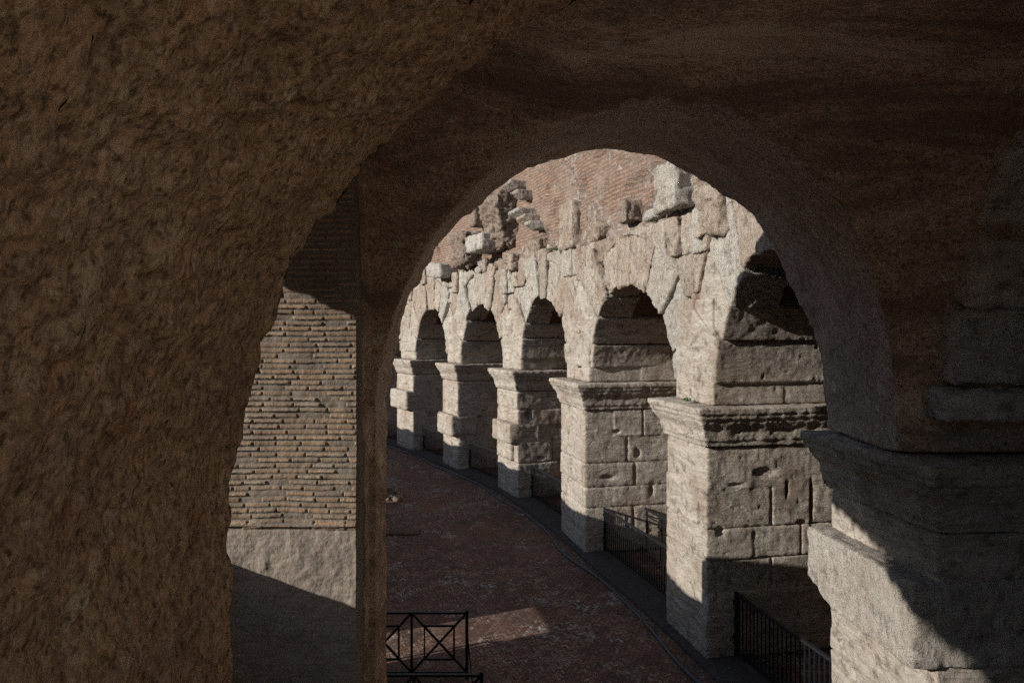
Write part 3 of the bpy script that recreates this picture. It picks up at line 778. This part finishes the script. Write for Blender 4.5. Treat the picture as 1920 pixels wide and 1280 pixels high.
# ------------------------------------------------------------------ arches between piers
TOPZ = 8.25
def make_arch(k, lab):
    """between pier k (near) and pier k+1 (far)"""
    A = PIERS[k][1]; B = PIERS[k + 1][0]
    fr = Frame(A, (B[0] - A[0], B[1] - A[1])); W = math.dist(A, B)
    r = random.Random(300 + k)
    h = {0: .04, 1: .032, 2: .036, 3: .045}.get(k, .06)
    ovl, ovr = math.dist(*PIERS[k]) / 2, math.dist(*PIERS[k + 1]) / 2
    T = thing('stone_arch', lab, 'arch', tuple(fr.pt(W / 2, .8, IMP)), 'arches of the curved arcade')
    c = W / 2; a = W / 2 + .02; zs = IMP + (.55 if k == 0 else .05); ez = ((2.62 if k == 1 else 2.42) / a) if k > 0 else (2.7 / a)
    # wedge stones
    nv = 11; cuts = [-.28]
    for i in range(1, nv): cuts.append(-.28 + (math.pi + .56) * (i + r.uniform(-.2, .2)) / nv)
    cuts.append(math.pi + .28)
    D0 = .16
    for i in range(nv):
        p0, p1 = cuts[i] , cuts[i + 1]; pm = (p0 + p1) / 2
        g = .014
        out = a + r.uniform(.97, 1.5)
        proj = r.uniform(-.07, .05) if k else r.uniform(-.16, .05)
        rin = a + (r.uniform(-.07, .08) * (.35 if pm < .62 else 1) if k else r.uniform(-.10, .14)); dep = (DEPTH if pm < .62 else r.uniform(.9, 1.15)) if k else 2.2
        tlt = r.uniform(-.09, .09); tl2 = r.uniform(-.06, .06)
        n0 = (math.sin(p0), -math.cos(p0)); n1 = (-math.sin(p1), math.cos(p1))
        ov0, ov1 = ovl - .05, ovr - .05
        def f(S, D, Z, n0=n0, n1=n1, rin=rin, out=out, proj=proj, tlt=tlt, tl2=tl2, pm=pm, dep=dep):
            x = S - c; z = (Z - zs) / ez
            rr = np.sqrt(x * x + z * z)
            w1 = x * n0[0] + z * n0[1] + g; w2 = x * n1[0] + z * n1[1] + g
            rad = np.maximum(rin - rr, rr - out)
            zz = np.maximum(Z - (TOPZ + .25), IMP + .4 - Z)
            sd_ = np.maximum(-ov0 - S, S - (W + ov1))
            face = (D0 + proj + tlt * (rr - a) + tl2 * (x * math.sin(pm) - z * math.cos(pm))) - D
            F = smax(w1, w2, rad, k=.02)
            F = smax(F, face, k=.03)
            return np.maximum(np.maximum(F, D - dep), np.maximum(zz, sd_))
        R2 = out
        xs = [c + q * math.cos(t) for q in (rin, out) for t in (p0, pm, p1)]; zsx = [zs + ez * q * math.sin(t) for q in (rin, out) for t in (p0, pm, p1)]
        b0 = (max(min(xs), -ov0) - .05, D0 + proj - .2, max(min(zsx), IMP) - .05); b1 = (min(max(xs), W + ov1) + .05, dep, min(max(zsx) + .1, TOPZ + .3))
        if b1[0] - b0[0] < .15 or b1[2] - b0[2] < .15: continue
        me = sdf_mesh('v', f, b0, b1, h, fr, .012 if (k and pm < .62) else .05, 3.8, 400 + 20 * k + i, pit=.05)
        if len(me.polygons) < 20: continue
        link('voussoir', me, M['trav_h'] if (k and pm < .62) else r.choice([M['trav_v'], M['trav_v'], M['trav_v2'], M['trav_v3']]) if k else M['trav_grey'], T)
    # spandrel blocks left and right of the ring
    for side in (0, 1):
        if side == 0: s0, s1 = -ovl, c
        else: s0, s1 = c, W + ovr
        z = IMP + 1.3; row = 0
        while z < TOPZ - .15:
            zh = r.uniform(.55, .95); z1 = min(z + zh, TOPZ + r.uniform(-.1, .25))
            if TOPZ - z1 < .3: z1 = TOPZ + r.uniform(-.15, .3)
            ncol = 2 if row > 0 else 1
            edge = (-ovl, .25, 1.3) if side == 0 else (W + ovr, W - .25, W - 1.3)
            lims = [edge[0], (edge[0] + edge[1]) / 2 + r.uniform(-.15, .15) if ncol == 2 else edge[1], edge[1], c]
            lims = sorted(set([round(q, 3) for q in (lims[0], lims[1], lims[2], c)]))
            for j in range(len(lims) - 1):
                a0, a1 = lims[j], lims[j + 1]; proj = r.uniform(-.07, .05)
                def f(S, D, Z, a0=a0, a1=a1, z=z, z1=z1, proj=proj):
                    x = S - c; q = (Z - zs) / ez; rr = np.sqrt(x * x + q * q)
                    F = sbox(S, D, Z, (a0 + .011, D0 + proj, z + .011), (a1 - .011, .95, z1 - .011), .03)
                    return smax(F, (a + .98) - rr, k=.04)
                me = sdf_mesh('b', f, (a0, D0 + proj, z), (a1, .95, z1), h, fr, .05, 3.4, 700 + 31 * k + 7 * row + j + side * 3, pit=.05)
                if len(me.polygons) > 30:
                    link('spandrel_block', me, r.choice([M['trav_v'], M['trav_v2'], M['trav_v3'], M['trav_v']]) if k else M['trav_grey'], T)
            z = z1; row += 1
    # backing with barrel soffit
    def f(S, D, Z):
        x = S - c; q = (Z - zs) / ez; rr = np.sqrt(x * x + np.maximum(q, 0) ** 2)
        F = sbox(S, D, Z, (-ovl, .42, IMP + 1.0), (W + ovr, DEPTH, TOPZ - .15), .05)
        return np.maximum(F, (a + .10) - rr)
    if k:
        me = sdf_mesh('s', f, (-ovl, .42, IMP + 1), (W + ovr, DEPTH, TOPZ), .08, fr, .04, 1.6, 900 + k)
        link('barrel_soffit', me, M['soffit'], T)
    return T
print('arches...')
make_arch(0, 'dark weathered arch of grey voussoirs rising at the right edge')
make_arch(1, 'largest pale stone arch at right, its crown partly shaded under the vault rim')
make_arch(2, 'pale travertine arch with a ragged pointed crown, second from the right')
make_arch(3, 'third pale arch from the right, narrow and steep with long upright stones')
make_arch(4, 'fourth pale arch from the right, smaller, dark inside')
make_arch(5, 'leftmost pale arch, round headed and farthest of those in the light')
make_arch(6, 'faint farthest arch hidden by the left rim of the vault')

# outer wall closing the arches behind
X0, Y0, S0 = offset_path(DEPTH + .25, .5); X1, Y1, _ = offset_path(DEPTH + .9, .5)
P = []; Q = []
for i in range(len(X0)):
    for z in (0, 4.5, 9): P.append((X0[i], Y0[i], z))
    for z in (9, 0): P.append((X1[i], Y1[i], z))
for i in range(len(X0) - 1):
    for j in range(4): a = 5 * i + j; Q.append((a, a + 5, a + 6, a + 1))
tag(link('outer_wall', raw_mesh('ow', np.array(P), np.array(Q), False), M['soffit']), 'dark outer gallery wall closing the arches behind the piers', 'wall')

# ------------------------------------------------------------------ brick wall above the arches
dw = .36
X0, Y0, S0 = offset_path(dw, .10)
sel = Y0 > 6.0; X0, Y0, S0 = X0[sel], Y0[sel], S0[sel]
zs_ = np.arange(7.6, 15.01, .10); nz = len(zs_); nx = len(X0)
tx = np.gradient(X0); ty = np.gradient(Y0); l = np.hypot(tx, ty); NX, NY = ty / l, -tx / l
V = np.zeros((nx, nz, 3)); V[:, :, 0] = X0[:, None]; V[:, :, 1] = Y0[:, None]; V[:, :, 2] = zs_[None]
C = V.reshape(-1, 3)
dsp = (fbm(C, .7, 4, 61) * .16 + fbm(C, 3, 3, 62) * .05 - .10 * (vnoise(C, 1.4, 66) > .62)).reshape(nx, nz)
hl = (_h(np.round(S0 / .9).astype(int)[:, None] + 0 * np.arange(nz)[None], np.round(zs_ / .8).astype(int)[None] + 0 * np.arange(nx)[:, None], np.zeros((nx, nz), int), 4) > .80) & (np.abs(S0[:, None] / .9 - np.round(S0[:, None] / .9)) < .12) & (np.abs(zs_[None] / .8 - np.round(zs_[None] / .8)) < .15)
dsp = dsp + .35 * hl + (.13 * (vnoise(C * np.array([1, 1, 2.6]), 1.0, 88) > .58) + .07 * (vnoise(C * np.array([1, 1, 3.5]), 2.6, 89) > .6)).reshape(nx, nz)
dsp = dsp + .5 * np.clip((zs_[None] - 11.5) / 3, 0, 1) * 0
V[:, :, 0] += NX[:, None] * dsp; V[:, :, 1] += NY[:, None] * dsp
I = np.arange(nx * nz).reshape(nx, nz)
Q = np.stack([I[:-1, :-1], I[1:, :-1], I[1:, 1:], I[:-1, 1:]], -1).reshape(-1, 4)[:, ::-1]
Vb = np.stack([X0 + NX * .9, Y0 + NY * .9, 0 * X0 + 15], 1); Vc = Vb.copy(); Vc[:, 2] = 7.6
base = nx * nz; allV = np.concatenate([V.reshape(-1, 3), Vb, Vc])
q2 = [(I[i, -1], base + i, base + i + 1, I[i + 1, -1]) for i in range(nx - 1)] + [(base + i, base + nx + i, base + nx + i + 1, base + i + 1) for i in range(nx - 1)]
Q = np.concatenate([Q, np.array(q2)])
me = raw_mesh('bw', allV, Q)
uvl = me.uv_layers.new(name='UVMap')
S_all = np.concatenate([np.repeat(S0, nz), S0, S0]); Z_all = allV[:, 2]
vi = np.zeros(len(me.loops), np.int32); me.loops.foreach_get('vertex_index', vi)
uvl.data.foreach_set('uv', np.stack([S_all[vi], Z_all[vi]], 1).astype(np.float32).ravel())
center_origin(tag(link('brick_wall', me, M['brick_far']), 'high reddish brick wall rising above the pale stone arches', 'wall'))

# pixel -> point on the facade offset d (places wall stones where they stand on the wall)
FX, FY, FS = offset_path(.30, .05)
def on_wall(px, py, d=0.0):
    sl = (px - 960) / 1280
    i = np.argmin(np.abs(FX / FY - sl) + (FY < 7) * 9)
    y = FY[i]; z = EYE + (625 - py) / 1280 * y
    j = min(i + 3, len(FX) - 1); t = (FX[j] - FX[i - 3], FY[j] - FY[i - 3])
    return Frame((FX[i], FY[i]), t), z
def wall_stone(name, lab, px, py, sw, sh, dep, mat, cat='stone', tilt=0, h=.06, group=None, rough=.06, prof=None, sink=.4, seed=1, rf=3):
    fr, z = on_wall(px, py)
    def f(S, D, Z):
        zz = Z - z + tilt * S
        F = sbox(S, D, zz, (-sw / 2, -dep, -sh / 2), (sw / 2, sink, sh / 2), .02 if rough < .05 else .05)
        if prof: F = np.maximum(F, (-dep * (.45 + .55 * np.clip((zz + sh / 2) / sh * 1.6, 0, 1))) - D)
        return F
    me = sdf_mesh(name, f, (-sw / 2, -dep, z - sh / 2 - abs(tilt) * sw / 2), (sw / 2, sink, z + sh / 2 + abs(tilt) * sw / 2), h, fr, rough, rf, seed)
    o = tag(link(name, me, mat), lab, cat, group); center_origin(o); return o
wall_stone('boss_stone', 'big pale rounded block jutting out above the wide pier, under the vault rim', 1272, 352, .95, .95, .34, M['trav_v2'], h=.045, rough=.09, seed=11)
wall_stone('boss_stone', 'small cut block jutting beside the rounded one, two thin courses high', 1232, 402, .8, .22, .16, M['trav_v2'], h=.04, seed=12)
wall_stone('boss_stone', 'tall pale slab in the brick wall above the middle arch', 1072, 425, 1.15, 1.35, .22, M['trav_v'], h=.05, rough=.08, seed=13)
wall_stone('springer_remnant', 'grey concrete mass of a broken vault springing on the brick wall', 950, 418, 1.7, 1.9, .75, M['rubble'], h=.06, rough=.26, rf=4.5, cat='masonry', seed=14, prof=1)
wall_stone('boss_stone', 'pale squared block carrying the broken concrete springing', 930, 458, 1.6, .62, .95, M['trav_v2'], h=.06, rough=.07, seed=15)
wall_stone('corbel_stone', 'moulded stone corbel, topmost of the stepped corbels near the rim', 975, 350, .95, .28, .55, M['trav_v2'], h=.033, prof=1, rough=.015, seed=16, group='stepped corbels on the brick wall')
wall_stone('corbel_stone', 'short stone corbel end just under the topmost one', 990, 366, .5, .3, .5, M['trav_v'], h=.033, prof=1, rough=.015, seed=17, group='stepped corbels on the brick wall')
wall_stone('corbel_stone', 'long moulded corbel, upper of the three stepping down', 992, 402, 1.0, .28, .6, M['trav_v2'], h=.033, prof=1, rough=.015, seed=18, group='stepped corbels on the brick wall')
wall_stone('corbel_stone', 'moulded corbel, middle of the three stepping down', 1001, 413, .8, .28, .5, M['trav_v'], h=.033, prof=1, rough=.015, seed=19, group='stepped corbels on the brick wall')
wall_stone('corbel_stone', 'small square corbel, lowest of the three stepping down', 1014, 424, .5, .26, .5, M['trav_v2'], h=.033, prof=1, rough=.015, seed=20, group='stepped corbels on the brick wall')
wall_stone('springer_remnant', 'dark rubble lump bulging from the brick wall left of the pale block', 886, 470, 1.3, 1.35, .7, M['rubble'], h=.06, rough=.3, rf=4.5, cat='masonry', seed=21)
wall_stone('boss_stone', 'long tilted pale block low on the brick wall at left', 842, 508, 1.6, .62, .8, M['trav_v2'], h=.07, rough=.07, seed=22, tilt=-.1)
wall_stone('brick_buttress', 'narrow brick spur standing out of the wall near the left rim', 905, 398, .5, 1.2, .5, M['rubble'], h=.07, rough=.05, cat='masonry', seed=23)
wall_stone('boss_stone', 'pale block low beside the crown of the shaded arch', 1345, 395, .8, .9, .25, M['trav_v'], h=.045, rough=.12, seed=24)

rr = random.Random(5)
for i, (px, py, sw, sh, dp, lab) in enumerate([
    (1120, 432, .9, .5, .14, 'flat pale patch of stone beside the tall slab in the brick wall'),
    (1180, 398, .35, .5, .2, 'small dark upright stone set in the pebbly band under the red bricks'),
    (1010, 470, .9, .7, .2, 'rough patch of rubble under the stepped corbels'),
    (968, 492, .8, .6, .35, 'rough pale stone just above the third arch spandrel'),
    (870, 448, .7, .5, .3, 'small pale stone above the bulging dark lump'),
    (915, 500, .8, .45, .3, 'brownish stone low between the dark lump and the pale arches'),
    (800, 520, .9, .7, .3, 'small grey rubble patch at the far left of the brick wall')]):
    wall_stone('boss_stone', lab, px, py, sw, sh, dp, rr.choice([M['trav_v'], M['rubble'], M['trav_v3']]), h=.05, rough=.14, rf=4, seed=60 + i, tilt=rr.uniform(-.1, .1))

# ------------------------------------------------------------------ iron railings in the arches
def make_railing(k, lab):
    A = PIERS[k][1]; B = PIERS[k + 1][0]
    fr = Frame(A, (B[0] - A[0], B[1] - A[1])); W = math.dist(A, B)
    T = thing('iron_railing', lab, 'railing', tuple(fr.pt(W / 2, .55, .08)), 'railings between the arcade piers')
    d = .55; z0 = .16; z1 = 1.17
    link('top_rail', bar_mesh(fr.pt(.04, d, z1), fr.pt(W - .04, d, z1), .045, .05), M['iron'], T)
    link('bottom_rail', bar_mesh(fr.pt(.04, d, z0), fr.pt(W - .04, d, z0), .04, .04), M['iron'], T)
    n = int(W / .115); proto = None
    for i in range(1, n):
        s = .04 + (W - .08) * i / n
        if proto is None:
            proto = link('bar', bar_mesh(fr.pt(s, d, z0 + .02), fr.pt(s, d, z1 - .02), .018, .018), M['iron'], T); base = fr.pt(s, d, 0)
        else:
            o = proto.copy(); COL.objects.link(o); o.parent = T; o.location = fr.pt(s, d, 0) - base
    for s, e in ((.05, -1), (W - .05, 1)):
        p = link('post', bar_mesh(fr.pt(s, d, .075), fr.pt(s, d, z1 + .04), .06, .06), M['iron'], T)
        for zz in (.42, 1.02):
            q = join([tube_mesh([fr.pt(s + e * .0, d - .05, zz), fr.pt(s + e * .0, d + .05, zz)], .055, 12), bar_mesh(fr.pt(s, d, zz), fr.pt(s + e * .12, d, zz), .03, .03)])
            q.transform(Matrix.Translation(Vector(fr.t) * e * .06))
            link('hinge_lug', q, M['iron'], p)
make_railing(1, 'nearest iron railing with vertical bars at the bottom edge beside the wide pier')
make_railing(2, 'iron railing with sun catching its top bars, left of the wide pier')
make_railing(3, 'shaded iron railing in the third arch opening from the right')
make_railing(4, 'dark iron railing in the fourth arch opening from the right')
make_railing(5, 'dark iron railing in the leftmost lit arch opening')
make_railing(6, 'farthest iron railing in deep blue shade at the left rim')
# second, plain handrail behind the third opening's railing
fr = Frame(PIERS[2][1], np.array(PIERS[3][0]) - np.array(PIERS[2][1])); W = math.dist(PIERS[2][1], PIERS[3][0])
T = thing('handrail', 'plain black handrail on short posts behind the sunlit iron railing', 'handrail', tuple(fr.pt(W / 2, 1.7, .0)))
link('rail', bar_mesh(fr.pt(.05, 1.7, 1.12), fr.pt(W - .05, 1.7, 1.12), .05, .05), M['iron'], T)
link('rail', bar_mesh(fr.pt(.05, 1.7, .95), fr.pt(W - .05, 1.7, .95), .03, .03), M['iron'], T)
for i in range(6):
    s = .2 + (W - .4) * i / 5
    link('post', bar_mesh(fr.pt(s, 1.7, 0), fr.pt(s, 1.7, 1.1), .05, .05), M['iron'], T)

# ------------------------------------------------------------------ lattice barriers at the left foot
def barrier(x1, y, npan, lab, pw=1.13 / 1.0, h=1.1):
    T = thing('lattice_barrier', lab, 'barrier', (x1 - npan * pw / 2, y, 0), 'black lattice barriers')
    w = .04; zb, zt = .10, h
    xL = x1 - npan * pw
    link('top_rail', bar_mesh((xL, y, zt), (x1 + .03, y, zt), .035, .05), M['iron'], T)
    link('bottom_rail', bar_mesh((xL, y, zb), (x1, y, zb), .035, .04), M['iron'], T)
    link('post', bar_mesh((x1, y, 0), (x1, y, zt + .05), .05, .05), M['iron'], T)
    for i in range(npan):
        a, b = x1 - (i + 1) * pw, x1 - i * pw
        if i < npan: link('post', bar_mesh((a, y, 0.0), (a, y, zt), .04, .04), M['iron'], T)
        ins = .24; insz = .22
        c0, c1, d0, d1 = a + ins * .9, b - ins * .9, zb + insz, zt - insz
        bars = [((a, y, zb), (b, y, zt)), ((a, y, zt), (b, y, zb)), ((c0, y, d0), (c0, y, d1)), ((c1, y, d0), (c1, y, d1)), ((c0, y, d0), (c1, y, d0)), ((c0, y, d1), (c1, y, d1))]
        link('lattice_panel', join([bar_mesh(p, q, .035, .03 - .004 * (j % 3)) for j, (p, q) in enumerate(bars)]), M['iron'], T)
    link('brace', bar_mesh((x1, y, zt * .75), (x1 + .12, y - .35, .02), .02, .02), M['iron'], T)
    return T
barrier(-.76, 11.5, 3, 'black iron barrier with crossed lattice panels on the sunlit paving', .93)
barrier(-.42, 9.40, 3, 'nearer black lattice barrier cut by the bottom edge of the view', .93)

# ------------------------------------------------------------------ cable along the foot of the arcade, rubble, slab, weeds
CX, CY, CS = offset_path(-.42, .15)
pts = []
for i in range(len(CX)):
    if 7.5 < CY[i] < 38:
        tx, ty = CX[min(i + 1, len(CX) - 1)] - CX[i - 1], CY[min(i + 1, len(CX) - 1)] - CY[i - 1]; l = math.hypot(tx, ty)
        o = .10 * math.sin(CS[i] * 1.02 + .6) + .03 * math.sin(CS[i] * 1.9)
        pts.append((CX[i] + ty / l * o, CY[i] - tx / l * o, .03))
tag(link('cable', tube_mesh(pts, .028, 8), M['cable']), 'grey cable snaking along the foot of the arcade', 'cable')
pts2 = [(p[0] + .16 + .06 * math.sin(i * .35), p[1], .105) for i, p in enumerate(pts) if i > 3]
def ellip(c, r, k=1):
    return lambda x, y, z: (np.sqrt(((x - c[0]) / r[0]) ** 2 + ((y - c[1]) / r[1]) ** 2 + ((z - c[2]) / r[2]) ** 2) - 1) * min(r)
me = sdf_mesh('r', ellip((-4.32, 24.0, .25), (.42, .35, .33)), (-4.8, 23.6, -.1), (-3.8, 24.5, .65), .04, None, .16, 4, 5)
center_origin(tag(link('stone_fragment', me, M['rubble']), 'rough carved stone fragment lying on the paving at the left', 'stone'))
me = sdf_mesh('r', ellip((-3.95, 23.7, .08), (.2, .16, .12)), (-4.2, 23.4, -.1), (-3.6, 24.0, .3), .03, None, .06, 5, 6)
center_origin(tag(link('stone_fragment', me, M['rubble']), 'small stone chip beside the carved fragment', 'stone'))
me = sdf_mesh('r', lambda x, y, z: sbox(x, y, z, (-4.6, 19.6, -.05), (-2.68, 20.05, .07), .03), (-4.6, 19.6, -.05), (-2.6, 20.1, .1), .04, None, .02, 3, 7)
center_origin(tag(link('stone_slab', me, M['soffit']), 'low dark slab laid across the paving at the left', 'slab'))
def weed(lab, p, r, seed):
    rr = random.Random(seed); V = []; F = []
    for i in range(60):
        d = Vector((rr.gauss(0, 1), rr.gauss(0, 1), abs(rr.gauss(0, 1)) + .2)).normalized() * r * rr.uniform(.3, 1)
        a = Vector((rr.gauss(0, 1), rr.gauss(0, 1), rr.gauss(0, 1))).normalized() * r * .28; b = d.cross(a).normalized() * r * .14
        c = Vector(p) + d; n = len(V)
        V += [tuple(c - a), tuple(c + b), tuple(c + a), tuple(c - b)]; F.append((n, n + 1, n + 2, n + 3))
    me = bpy.data.meshes.new('weed'); me.from_pydata(V, [], F); me.update()
    center_origin(tag(link('weed', me, M['leaf']), lab, 'plant'))
fr2, w2 = pframe(2)
weed('small green weed on the cornice of the wide pier', fr2.pt(w2 * .45, .0, IMP + .03), .09, 1)
weed('tiny green weed below the cornice edge of the wide pier', fr2.pt(w2 * .3, -.2, IMP - .2), .05, 2)
f_, z_ = on_wall(1057, 470); weed('small green weed under the tall pale slab', f_.pt(0, -.25, z_), .13, 3)
print('objects', len(bpy.data.objects), 'faces', sum(len(m.polygons) for m in bpy.data.meshes))
